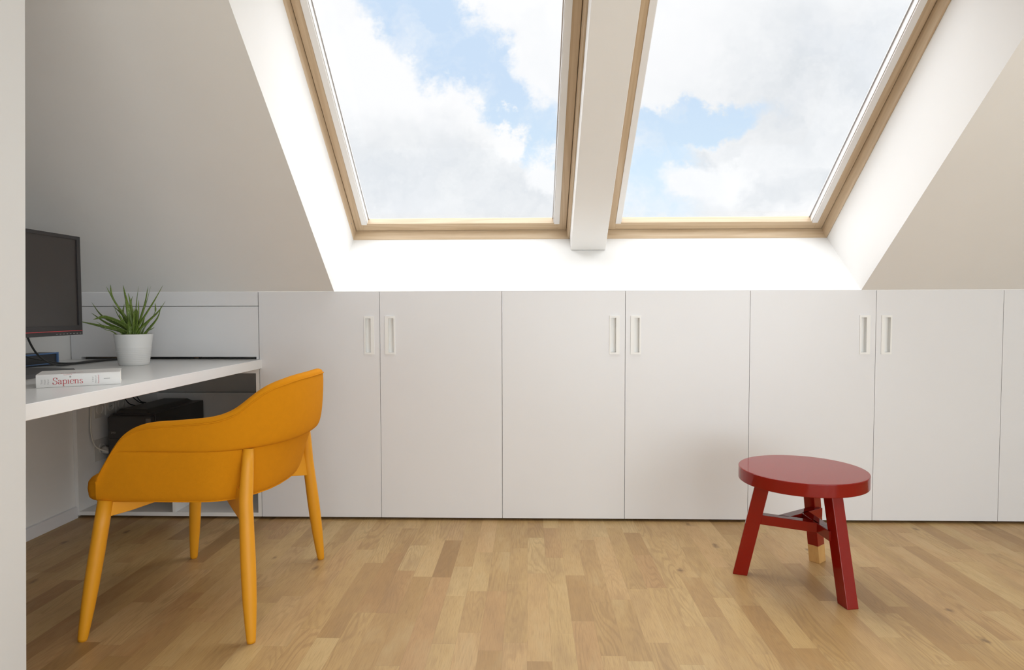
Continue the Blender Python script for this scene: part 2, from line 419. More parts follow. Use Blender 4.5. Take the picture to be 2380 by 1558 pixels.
# ------------------------------------------------------------------ skylights
def rbox(bm, a0, a1, u0, u1, n0, n1):
    return hexa(bm, [RP(a0, u0, n0), RP(a1, u0, n0), RP(a1, u1, n0), RP(a0, u1, n0), RP(a0, u0, n1), RP(a1, u0, n1), RP(a1, u1, n1), RP(a0, u1, n1)])
def skylight(num, a0, a1, label):
    u0, u1 = -.0965, 1.305
    win = thing('window_%d' % num, RP((a0+a1)/2, u0, RD), label, None, None, 'structure')
    # outer frame: four mitred lengths with a rolled lip
    prof = [(0, .4225), (.0035, .424), (.0065, .431), (.009, .443), (.0105, .46), (.011, .479), (.011, .5165), (.050, .5165), (.050, .5195), (-.05, .5195), (-.05, .4265), (-.004, .4235)]
    rect = [(a0, u0, 1, 1), (a1, u0, -1, 1), (a1, u1, -1, -1), (a0, u1, 1, -1)]
    for k, nm in enumerate(('sill', 'jamb', 'head', 'jamb')):
        bm = bmesh.new(); ends = []
        for q in (rect[k], rect[(k+1) % 4]):
            ends.append([bm.verts.new(RP(q[0]+q[2]*d, q[1]+q[3]*d, n)) for d, n in prof])
        m = len(prof)
        for i in range(m): bm.faces.new((ends[0][i], ends[0][(i+1) % m], ends[1][(i+1) % m], ends[1][i]))
        bm.faces.new(ends[0]); bm.faces.new(ends[1][::-1])
        o = obj('window_frame', bm, 'pine_cross' if k % 2 == 0 else 'pine_side', win)
        if k == 3 and num == 1:
            bm = bmesh.new(); c = Vector(RP(a0+.0065, -.005, .446)); 
            tube(bm, [c-Vector((.004, 0, 0)), c+Vector((.0032, 0, 0)), c+Vector((.0038, 0, 0))], [.0042, .0042, .003], 12)
            obj('screw', bm, 'screw_metal', o)
    # sash
    s0, s1, g = .013, .0745, .476
    for side in (0, 1):
        x0, x1 = (a0+s0, a0+s1) if side == 0 else (a1-s1, a1-s0)
        bm = bmesh.new(); rbox(bm, x0, x1, u0+s0, u1-s0, g, .516)
        obj('sash_stile', bm, 'pine_side', win, bevel=.0015)
        # white guide rail of the blind
        r0, r1 = (a0+.0485, a0+.0752) if side == 0 else (a1-.0752, a1-.0485)
        bm = bmesh.new(); rbox(bm, r0, r1, u0+.056, u1-.05, .4705, .4762)
        obj('blind_rail', bm, 'blind_rail', win, bevel=.001)
        e0, e1 = (a0+s1, a0+s1+.0035) if side == 0 else (a1-s1-.0035, a1-s1)
        bm = bmesh.new(); rbox(bm, e0, e1, u0+.0595, u1-.06, .478, .5075)
        obj('inner_lining', bm, 'blind_rail', win)
        e0, e1 = (a0+s1, a0+s1+.0085) if side == 0 else (a1-s1-.0085, a1-s1)
        bm = bmesh.new(); rbox(bm, e0, e1, u0+.0595, u1-.06, .508, .5115)
        obj('glazing_bead', bm, 'bead_metal', win)
    bm = bmesh.new(); rbox(bm, a0+s1-.022, a1-s1+.022, u0+s0+.0005, u0+.0592, g-.0006, .516)
    obj('sash_rail', bm, 'pine_cross', win, bevel=.002)
    bm = bmesh.new(); rbox(bm, a0+s1, a1-s1, u1-.075, u1-s0, g, .516)
    obj('sash_rail', bm, 'pine_cross', win, bevel=.002)
    bm = bmesh.new(); rbox(bm, a0+s1-.004, a1-s1+.004, u0+.055, u1-.070, .512, .516)
    obj('pane', bm, 'glass', win)
skylight(1, -.889, .200, 'left pine framed roof skylight showing blue sky and white clouds')
skylight(2, .381, 1.471, 'right pine framed roof skylight showing mostly grey cloud')

# ------------------------------------------------------------------ cupboards under the slope
DX0, DW = -1.2328, .5550
ZB, ZD = .0125, 1.0472
def door_bm(x0, x1, hx0, hx1, hz0, hz1):
    bm = bmesh.new()
    xs = [x0, hx0, hx1, x1]; zs = [ZB, hz0, hz1, ZD]; y0, y1 = D, D+.019
    def vv(i, j, y): return (xs[i], y, zs[j])
    for i in range(3):
        for j in range(3):
            if i == 1 and j == 1: continue
            poly(bm, [vv(i, j, y0), vv(i+1, j, y0), vv(i+1, j+1, y0), vv(i, j+1, y0)])
            poly(bm, [vv(i, j, y1), vv(i, j+1, y1), vv(i+1, j+1, y1), vv(i+1, j, y1)])
    P = lambda x, y, z: (x, y, z)
    for X, s in ((x0, 0), (x1, 1)): poly(bm, [P(X, y0, ZB), P(X, y1, ZB), P(X, y1, ZD), P(X, y0, ZD)])
    for Z in (ZB, ZD): poly(bm, [P(x0, y0, Z), P(x1, y0, Z), P(x1, y1, Z), P(x0, y1, Z)])
    for X in (hx0, hx1): poly(bm, [P(X, y0, hz0), P(X, y1, hz0), P(X, y1, hz1), P(X, y0, hz1)])
    for Z in (hz0, hz1): poly(bm, [P(hx0, y0, Z), P(hx1, y0, Z), P(hx1, y1, Z), P(hx0, y1, Z)])
    bmesh.ops.remove_doubles(bm, verts=bm.verts, dist=1e-5)
    return bm
def handle_bm(x0, x1, side):
    """white surface-framed recessed pull; side -1: the recess sits towards the left of the plate"""
    z0, z1 = .763, .937
    ix0, ix1 = (x0+.0065, x0+.0300) if side < 0 else (x1-.0300, x1-.0065)
    iz0, iz1 = z0+.0085, z1-.010
    y0, y1 = D-.0035, D+.017
    bm = bmesh.new(); xs = [x0, ix0, ix1, x1]; zs = [z0, iz0, iz1, z1]
    for i in range(3):
        for j in range(3):
            if i == 1 and j == 1: continue
            poly(bm, [(xs[i], y0, zs[j]), (xs[i+1], y0, zs[j]), (xs[i+1], y0, zs[j+1]), (xs[i], y0, zs[j+1])])
    for a, b in (((x0, z0), (x1, z0)), ((x1, z0), (x1, z1)), ((x1, z1), (x0, z1)), ((x0, z1), (x0, z0))):
        poly(bm, [(a[0], y0, a[1]), (b[0], y0, b[1]), (b[0], D+.001, b[1]), (a[0], D+.001, a[1])])
    for a, b in (((ix0, iz0), (ix1, iz0)), ((ix1, iz0), (ix1, iz1)), ((ix1, iz1), (ix0, iz1)), ((ix0, iz1), (ix0, iz0))):
        poly(bm, [(a[0], y0, a[1]), (b[0], y0, b[1]), (b[0], y1, b[1]), (a[0], y1, a[1])])
    poly(bm, [(ix0, y1, iz0), (ix1, y1, iz0), (ix1, y1, iz1), (ix0, y1, iz1)])
    bmesh.ops.remove_doubles(bm, verts=bm.verts, dist=1e-5)
    return bm
def carcass_bm(x0, x1, z0=.02, ztopf=None, boards=.016):
    """sides, floor, back and lid that follows the roof slope"""
    bm = bmesh.new(); y0, y1 = D+.021, 3.585
    def zc(y): return ZT - (y-D)*math.tan(SL) - .012
    for xa, xb in ((x0, x0+boards), (x1-boards, x1)):
        hexa(bm, [(xa, y0, z0), (xb, y0, z0), (xb, y1, z0), (xa, y1, z0), (xa, y0, zc(y0)), (xb, y0, zc(y0)), (xb, y1, zc(y1)), (xa, y1, zc(y1))])
    box(bm, x0+boards, x1-boards, y0, y1, z0, z0+boards)
    box(bm, x0+boards, x1-boards, y1-boards, y1, z0+boards, zc(y1)-boards)
    hexa(bm, [(x0+boards, y0, zc(y0)-boards), (x1-boards, y0, zc(y0)-boards), (x1-boards, y1, zc(y1)-boards), (x0+boards, y1, zc(y1)-boards),
              (x0+boards, y0, zc(y0)), (x1-boards, y0, zc(y0)), (x1-boards, y1, zc(y1)), (x0+boards, y1, zc(y1))])
    return bm
labels = ['white two-door cupboard beside the desk, nearest the yellow chair',
          'white two-door cupboard under the middle of the skylights, left of the stool',
          'white two-door cupboard standing behind the red stool',
          'white cupboard cut off by the right edge of the view']
for k in range(4):
    x0 = DX0 + 2*k*DW; x1 = x0 + 2*DW
    if k == 3: x1 = min(x1, XR-.004)
    cab = thing('cupboard', ((x0+x1)/2, D+.3, 0), labels[k], 'cupboard', 'white cupboards along the low wall')
    obj('body', carcass_bm(x0+.001, x1-.001), 'shelf_laminate', cab)
    obj('plinth', B(x0+.002, x1-.002, D+.035, D+.05, 0, .0195), 'dark_gap', cab)
    for s in (0, 1):
        d0, d1 = x0+s*DW+.0010, x0+(s+1)*DW-.0010
        if d1 > XR: d1 = XR-.006
        mid = x0 + DW
        if s == 0: h0, h1 = mid-.0715, mid-.0255
        else: h0, h1 = mid+.0235, mid+.0695
        dr = obj('door', door_bm(d0, d1, h0+.002, h1-.002, .765, .935), 'white_lacquer', cab)
        hd = obj('handle', handle_bm(h0, h1, -1 if s == 0 else 1), 'handle_plastic', dr)

# ------------------------------------------------------------------ desk corner: back panels, open unit, desk
bp_ = thing('alcove_panelling', (-1.67, D+.2, .75), 'flat white panelling with one horizontal joint above the back of the desk', 'panel')
obj('upper_panel', B(-2.108, -1.2355, D, D+.018, .9845, 1.0489), 'white_lacquer', bp_)
obj('lower_panel', B(-2.108, -1.2355, D, D+.018, .7515, .982), 'white_lacquer', bp_)
obj('spacer', B(-2.108, -2.062, D+.001, D+.03, .7402, .7514), 'white_lacquer', bp_)
obj('spacer', B(-1.247, -1.2355, D+.001, D+.03, .7402, .7514), 'white_lacquer', bp_)
obj('backing', B(-2.10, -1.24, D+.085, D+.10, .742, .97), 'dark_gap', bp_)

unit = thing('open_shelf_unit', (-1.67, D+.3, 0), 'open white shelf unit under the desk holding the computer tower', 'shelf unit')
bm = bmesh.new(); y0, y1 = D, 3.585
def zc(y): return ZT - (y-D)*math.tan(SL) - .012
box(bm, -2.111, -2.093, y0, y1, .0125, .52)
hexa(bm, [(-2.111, y0, .52), (-2.093, y0, .52), (-2.093, y1, .52), (-2.111, y1, .52), (-2.111, y0, .6985), (-2.093, y0, .6985), (-2.093, 3.34, .6985), (-2.111, 3.34, .6985)])
obj('side_panel', bm, 'shelf_laminate', unit)
bm = bmesh.new()
box(bm, -1.2505, -1.2345, y0, y1, .0125, .51)
hexa(bm, [(-1.2505, y0, .51), (-1.2345, y0, .51), (-1.2345, y1, .51), (-1.2505, y1, .51), (-1.2505, y0, .6985), (-1.2345, y0, .6985), (-1.2345, 3.3, .6985), (-1.2505, 3.3, .6985)])
obj('side_panel', bm, 'shelf_laminate', unit)
obj('bottom_board', B(-2.093, -1.2505, y0, y1, .0125, .030), 'shelf_laminate', unit)
obj('divider', B(-1.652, -1.638, y0, y1-.02, .030, .30), 'shelf_laminate', unit)
obj('shelf', B(-1.638, -1.2505, y0+.02, y1-.02, .285, .300), 'shelf_laminate', unit)
obj('top_board', B(-2.093, -1.2505, y0, y0+.14, .676, .692), 'shelf_laminate', unit)
obj('back_panel', B(-2.093, -1.2505, y1-.016, y1, .030, .50), 'shelf_laminate', unit)
obj('plinth', B(-2.105, -1.236, D+.035, D+.05, 0, .0125), 'dark_gap', unit)

desk = obj('desk', B(-2.1115, -1.2222, 1.4205, D+.08, .699, .740), 'desk_laminate', bevel=.0015)
tag(desk, 'long white desktop built in along the left wall', 'desk')

# ------------------------------------------------------------------ yellow armchair
CY = 2.137
chair = thing('armchair', (-1.05, CY, 0), 'mustard yellow upholstered armchair with round wooden legs, pulled up to the desk', 'chair')
XC = -.985
def plan(th, ax, ay, n=2.3):
    c_, s_ = math.cos(th), math.sin(th)
    return XC + (ax-.016)*abs(c_)**(2/n), ay*(1 if s_ >= 0 else -1)*abs(s_)**(2/n)
ZTAB = [(-1.3, .455), (-1.285, .472), (-1.268, .482), (-1.238, .535), (-1.212, .578), (-1.189, .608), (-1.15, .630), (-1.099, .643), (-1.036, .646), (-.934, .6545), (-.881, .665), (-.852, .683), (-.821, .714), (-.788, .741), (-.735, .763), (-.70, .769), (-.6, .769)]
def ztopf(x):
    for (a, za), (b, zb) in zip(ZTAB, ZTAB[1:]):
        if x <= b:
            t = max(0, (x-a)/(b-a)); t_ = t
            return za+(zb-za)*t_
    return ZTAB[-1][1]
FTAB = [(-1.3, .455), (-1.285, .462), (-1.24, .500), (-1.20, .530), (-1.155, .555), (-1.105, .582), (-1.055, .612), (-1.01, .636), (-.92, .655)]
def zfar(x):
    for (a, za), (b, zb) in zip(FTAB, FTAB[1:]):
        if x <= b: return za + (zb-za)*max(0, (x-a)/(b-a))
    return FTAB[-1][1]
# levels: (z nominal or None=relative to top, ax, ay, arm-front shift, clamp below top)
LV = [(.392, .115, .205), (.3905, .163, .250), (.398, .190, .270), (.425, .204, .279), (.50, .224, .287), (.5465, .2420, .2915), (.5520, .2405, .2895),
      (.5540, .257, .2935), (.564, .2735, .297), (.61, .284, .299), (.67, .289, .3005),
      ('t', -.018, .2915, .3015), ('t', -.004, .286, .297), ('t', 0.0, .271, .284), ('t', -.004, .256, .268), ('t', -.018, .247, .258),
      (.60, .228, .252), (.53, .200, .246), (.455, .160, .240), (.42, .13, .236)]
arm_t = [(-1.015, -1.01), (-1.055, -1.04), (-1.095, -1.075), (-1.135, -1.108), (-1.17, -1.14), (-1.205, -1.168), (-1.232, -1.190), (-1.254, -1.206), (-1.272, -1.225), (-1.285, -1.238), (-1.2865, -1.2395), (-1.288, -1.241)]
stations = []
for xb, xt in reversed(arm_t): stations.append(('arm', -1, xb, xt))
NS = 22
for k in range(NS+1): stations.append(('arc', -math.pi/2 + math.pi*k/NS))
for xb, xt in arm_t: stations.append(('arm', 1, xb, xt))
bm = bmesh.new(); grid = []
for st in stations:
    row = []
    if st[0] == 'arc': zt = ztopf(plan(st[1], .280, .292)[0])
    else:
        xx = st[3]
        for _ in range(4):
            zt = ztopf(xx) if st[1] < 0 else zfar(xx)
            f = min(1, max(0, (zt-.40)/.24)); xx = st[2]*(1-f) + st[3]*f
    nz = len(LV)
    for li, L in enumerate(LV):
        if L[0] == 't': z = zt + L[1]; ax, ay = L[2], L[3]
        else:
            ax, ay = L[1], L[2]
            k = max(0, 11-li) if li <= 11 else li-14
            z = min(L[0], zt - .005 - .0022*k) if li <= 11 else min(L[0], zt - .016 - .005*k)
        if st[0] == 'arc':
            x, y = plan(st[1], ax, ay)
        else:
            f = min(1, max(0, (z-.40)/.24)); x = st[2]*(1-f) + st[3]*f
            f2 = min(1, max(0, (zt-.45)/.17))
            bf = min(1, max(0, (st[2]+1.215)/.13)); bf = bf*bf*(3-2*bf)
            if 5 <= li <= 12: ay = .2905 + (ay-.2905)*bf
            if li == 6: ay = .2872 if zt > .572 else .2900
            y = st[1]*ay
            if li >= 11:                       # thin the arm towards its front edge
                y = st[1]*(ay*(f2) + (1-f2)*(.292 - .0015*(li-11)))
        row.append(bm.verts.new((x, CY+y, z)))
    grid.append(row)
for a, b in zip(grid, grid[1:]):
    for k in range(len(LV)-1): bm.faces.new((a[k], b[k], b[k+1], a[k+1]))
for row in (grid[0], grid[-1]):                # close the two front edges
    n = len(row)
    for k in range(n//2-1):
        q = [row[k], row[k+1], row[n-2-k], row[n-1-k]]
        bm.faces.new(q)
bm.edges.ensure_lookup_table()
cl = bm.edges.layers.float.new('crease_edge')
for a, b in list(zip(grid, grid[1:]))[3:-3]:
    e = bm.edges.get((a[6], b[6]))
    if e: e[cl] = .8
pipe_path = [Vector(g[12].co)*.35 + Vector(g[11].co)*.65 for g in grid[2:-2]]
shell = obj('shell', bm, 'orange_fabric', chair, sub=2)
bm = bmesh.new(); tube(bm, [p - Vector((0, 0, .003)) for p in catmull(pipe_path, 3)], .0021, 8)
obj('piping', bm, 'orange_fabric', shell, smooth=True)
# seat pan below the upholstery
bm = bmesh.new()
ring = []
outline = [(-1.268, -.262), (-1.10, -.268)] + [(XC+.172*math.cos(t)**.87, .268*math.copysign(abs(math.sin(t))**.87, math.sin(t))) for t in [(-math.pi/2 + math.pi*k/16)*.999 for k in range(17)]] + [(-1.10, .268), (-1.268, .262)]
lo = [bm.verts.new((x, CY+y, .3975)) for x, y in outline]; hi = [bm.verts.new((x, CY+y, .425)) for x, y in outline]
bm.faces.new(lo[::-1]); bm.faces.new(hi)
for i in range(len(lo)): bm.faces.new((lo[i], lo[(i+1) % len(lo)], hi[(i+1) % len(lo)], hi[i]))
obj('seat_pan', bm, 'orange_fabric', chair)
# cushion: rounded slab with bulging front
bm = bmesh.new(); nx, ny = 12, 10; top = []; 
def cz(u, v): return .482 + .012*(1-(2*v-1)**4) - .010*u
sec = []
for j in range(ny+1):
    v = j/ny; yh = -.272 + .544*v
    edge = 1 - .18*abs(2*v-1)**10
    fr = -1.332 + .008*abs(2*v-1)**6
    prof = [(-.87, .396), (fr+.045, .388), (fr+.014, .387), (fr-.006, .396), (fr-.008, .430), (fr-.006, .454), (fr+.006, .468), (fr+.028, .478), (fr+.075, .486), (-1.1, .496), (-.98, .490), (-.86, .482)]
    row = []
    for x, z in prof:
        zm = .442; g_ = min(1, max(0, (x+1.25)/.40))
        row.append(bm.verts.new((x, CY+yh*(1-.30*g_**1.3), zm+(z-zm)*edge)))
    sec.append(row)
for a, b in zip(sec, sec[1:]):
    for k in range(len(a)): bm.faces.new((a[k], a[(k+1) % len(a)], b[(k+1) % len(a)], b[k]))
bm.faces.new(sec[0]); bm.faces.new(sec[-1][::-1])
obj('seat', bm, 'orange_fabric', chair, sub=2)
# legs
for s in (-1, 1):
    ff = (-1.3085, CY+s*.3155, 0); ft = (-1.262, CY+s*.264, .402)
    pts = [Vector(ff).lerp(Vector(ft), t) for t in (0, .02, .12, .25, .4, .6, .8, 1.0)]
    bm = bmesh.new(); tube(bm, pts, [.0118, .0135, .0158, .0185, .0203, .0212, .0212, .0205], 20)
    lg = obj('leg', bm, 'orange_paint', chair, smooth=True)
    bm = bmesh.new(); tube(bm, [(ff[0], ff[1], -.0), (ff[0]+.0003, ff[1], .0035)], .0095, 16); obj('foot_pad', bm, 'black_plastic', lg)
for s in (-1, 1):
    rf = Vector((-.8085, CY+s*.3155, 0)); kn = Vector((-.838, CY+s*.268, .402)); tp = Vector((-.838, CY+s*.243, .5535))
    pts = [rf.lerp(kn, t) for t in (0, .02, .12, .28, .45, .6, .8, .93)] + [kn, kn.lerp(tp, .1), kn.lerp(tp, .35), kn.lerp(tp, .7), tp]
    bm = bmesh.new(); tube(bm, pts, [.0115, .013, .0160, .0195, .0212, .0215, .0205, .0200, .0198, .0196, .0190, .0172, .0160], 20)
    lg = obj('leg', bm, 'orange_paint', chair, smooth=True)
    bm = bmesh.new(); tube(bm, [rf, rf+Vector((0, 0, .0035))], .0092, 16); obj('foot_pad', bm, 'black_plastic', lg)
# crossed rails under the seat
for s in (-1, 1):
    a = Vector((-1.266, CY+s*.268, 0)); b = Vector((-.84, CY-s*.270, 0))
    d = (b-a).normalized(); w_ = Vector((-d.y, d.x, 0))*.0125
    bm = bmesh.new(); L_ = []
    for t, zb in ((0.0, .352), (.10, .357), (.28, .374), (.5, .380), (.72, .372), (.90, .352), (1.0, .342)):
        zt_ = (.3965 if t < .85 else .440) - .001*(s+1); p = a.lerp(b, t); L_.append([bm.verts.new((p.x+sx*w_.x, p.y+sx*w_.y, z)) for sx, z in ((-1, zb), (1, zb), (1, zt_), (-1, zt_))])
    for p, q in zip(L_, L_[1:]):
        for k in range(4): bm.faces.new((p[k], p[(k+1) % 4], q[(k+1) % 4], q[k]))
    bm.faces.new(L_[0][::-1]); bm.faces.new(L_[-1])
    obj('cross_rail', bm, 'orange_paint', chair, bevel=.002)

# ------------------------------------------------------------------ red three-legged stool
SC = Vector((.969, 2.303, 0)); SR = .2140; SH = .400
stool = thing('stool', SC, 'glossy red round three-legged stool with one bare wooden foot', 'stool')
bm = bmesh.new()
lathe(bm, SC, [(SR, SH-.045), (SR, SH)], 128, True, True)
obj('seat', bm, 'red_lacquer', stool, bevel=.0028, seg=4)
def pol(r, t, ang):
    a = R(ang); return Vector((r*math.cos(a) - t*math.sin(a), r*math.sin(a) + t*math.cos(a), 0))
for ang, bare, r0, sl, t0 in ((40, True, .214, .235, .044), (160, False, .203, .215, .020), (280, False, .218, .245, .029)):
    def sect(z, shrink=0.0):
        r = r0 - sl*z; h, k = .0250-shrink, .0205-shrink
        return [SC + pol(r+dr, t0+dt-.3*(t0-.02)*z/.35, ang) + Vector((0, 0, z)) for dr, dt in ((-h, -k), (h, -k), (h, k), (-h, k))]
    z0 = .070 if bare else 0.0
    bm = bmesh.new(); hexa(bm, sect(z0) + sect(SH-.044))
    lg = obj('leg', bm, 'red_lacquer', stool, bevel=.0022, seg=3)
    if bare:
        bm = bmesh.new(); hexa(bm, sect(0) + sect(.0702))
        t_ = obj('bare_foot', bm, 'bare_wood', lg, bevel=.0015); t_['label'] = 'unpainted pale wooden foot'
    # stretcher: runs inwards past the centre and butts against its neighbour
    ph = R(ang + 180 - 7); dr = Vector((math.cos(ph), math.sin(ph), 0)); nr = Vector((math.sin(ph), -math.cos(ph), 0))
    c0 = SC + nr*.0365; wd = .0175
    P = []
    for z in (.1935, .2275):
        zz_ = Vector((0, 0, z))
        P.append([c0 - dr*.155 + nr*wd + zz_, c0 + dr*.0635 + nr*wd + zz_, c0 + dr*.0425 - nr*wd + zz_, c0 - dr*.155 - nr*wd + zz_])
    bm = bmesh.new(); hexa(bm, P[0] + P[1])
    obj('stretcher', bm, 'red_lacquer', stool, bevel=.0018, seg=3)

# ------------------------------------------------------------------ monitor
mon = thing('monitor', (-1.76, 2.135, .74), 'black flat computer monitor with a thin red line, facing the yellow chair', 'monitor')
mx, my0, my1, mz0, mz1 = -1.70, 1.852, 2.418, .8745, 1.2440
bm = bmesh.new()
sy0, sy1, sz0, sz1 = my0+.0175, my1-.0185, .9095, 1.2315
ys = [my0, sy0, sy1, my1]; zs = [mz0, sz0, sz1, mz1]
for i in range(3):
    for j in range(3):
        if i == 1 and j == 1: continue
        poly(bm, [(mx, ys[i], zs[j]), (mx, ys[i+1], zs[j]), (mx, ys[i+1], zs[j+1]), (mx, ys[i], zs[j+1])])
for a, b in (((sy0, sz0), (sy1, sz0)), ((sy1, sz0), (sy1, sz1)), ((sy1, sz1), (sy0, sz1)), ((sy0, sz1), (sy0, sz0))):
    poly(bm, [(mx, *a), (mx, *b), (mx-.005, *b), (mx-.005, *a)])
for a, b in (((my0, mz0), (my1, mz0)), ((my1, mz0), (my1, mz1)), ((my1, mz1), (my0, mz1)), ((my0, mz1), (my0, mz0))):
    poly(bm, [(mx, *a), (mx, *b), (mx-.034, *b), (mx-.034, *a)])
poly(bm, [(mx-.034, my0, mz0), (mx-.034, my1, mz0), (mx-.034, my1, mz1), (mx-.034, my0, mz1)])
bmesh.ops.remove_doubles(bm, verts=bm.verts, dist=1e-5)
obj('bezel', bm, 'dark_bezel', mon)
obj('screen', B(mx-.008, mx-.0045, sy0-.003, sy1+.003, sz0-.003, sz1+.003), 'screen', mon)
obj('red_stripe', B(mx-.002, mx+.0012, my0+.001, my1-.0005, .8895, .8915), 'red_line', mon)
bm = bmesh.new()
for k in range(8): 
    y = my1-.012-.0175*k; box(bm, mx-.001, mx+.0006, y-.0035, y+.0030, .8795, .8815)
obj('button_marks', bm, 'mark_white', mon)
obj('neck', B(-1.80, -1.75, 2.09, 2.18, .755, 1.05), 'dark_bezel', mon, bevel=.008)
obj('housing', B(-1.765, -1.733, 1.97, 2.30, .93, 1.19), 'dark_bezel', mon, bevel=.01)
bm = bmesh.new(); hexa(bm, [(-1.93, 1.95, .7402), (-1.652, 1.95, .7402), (-1.652, 2.322, .7402), (-1.93, 2.322, .7402), (-1.92, 1.955, .758), (-1.662, 1.955, .7545), (-1.665, 2.318, .7545), (-1.92, 2.318, .758)])
obj('base', bm, 'router_grey', mon, bevel=.002)

# network box against the wall
rt_ = thing('router', (-2.03, 2.6, .74), 'small dark grey router with a blue rim on the desk behind the monitor', 'router')
obj('body', B(-2.085, -2.012, 2.455, 2.697, .7402, .7885), 'router_grey', rt_, bevel=.004)
bm = bmesh.new(); a, b, c, d = 2.455, 2.7, .7402, .789
for (y0_, y1_, z0_, z1_) in ((a, b, c, c+.006), (a, b, d-.006, d), (a, a+.007, c+.006, d-.006), (b-.007, b, c+.006, d-.006)): box(bm, -2.0118, -2.0035, y0_, y1_, z0_, z1_)
obj('blue_rim', bm, 'blue_trim', rt_, bevel=.0015)

# ------------------------------------------------------------------ cables
def cable(name, pts, r, mat, label, cat='cable', parent=None, n=10):
    bm = bmesh.new(); tube(bm, catmull(pts, 8), r, n)
    o = obj(name, bm, mat, parent, smooth=True)
    if parent is None: tag(o, label, cat)
    return o
cable('cable', [(-1.80, 2.30, .93), (-1.84, 2.325, .905), (-1.85, 2.336, .87), (-1.85, 2.367, .817), (-1.86, 2.42, .780), (-1.872, 2.475, .760), (-1.885, 2.545, .7460), (-1.895, 2.62, .7445), (-1.882, 2.71, .7445), (-1.875, 2.80, .7445), (-1.84, 2.88, .7445), (-1.78, 2.935, .7445), (-1.70, 2.95, .7445), (-1.55, 2.945, .7445)], .0036, 'cable_black',
      'thick black cable hanging from the monitor and running to the slot')
cable('cable', [(-1.86, 2.20, .83), (-1.885, 2.30, .812), (-1.90, 2.376, .795), (-1.90, 2.43, .780), (-1.90, 2.50, .765), (-1.905, 2.57, .752), (-1.915, 2.66, .7445), (-1.90, 2.74, .7445), (-1.90, 2.82, .7445), (-1.88, 2.90, .7445), (-1.83, 2.955, .7435), (-1.72, 2.965, .7435)], .0036, 'cable_black',
      'thin black cable drooping in front of the router to the slot')
cable('cable', [(-1.97, 2.32, .744), (-1.975, 2.42, .7435), (-1.98, 2.50, .7435), (-1.965, 2.56, .7435), (-1.935, 2.60, .7435), (-1.925, 2.68, .7435), (-1.93, 2.78, .7435), (-1.92, 2.87, .7435), (-1.87, 2.955, .7432), (-1.80, 2.985, .7432)], .0030, 'cable_black',
      'black cable lying flat on the desk below the router')
cable('cable', [(-1.52, 2.935, .7445), (-1.44, 2.945, .7445), (-1.40, 2.932, .7445), (-1.30, 2.930, .7440), (-1.255, 2.94, .7440)], .0036, 'cable_black', 'black cable inside the slot at the back of the desk, right of the plant')
cable('cable', [(-1.52, 2.965, .7480), (-1.42, 2.955, .7485), (-1.33, 2.957, .7482), (-1.285, 2.945, .7475), (-1.252, 2.955, .7470)], .0028, 'cable_white', 'pale cable inside the slot at the back of the desk')

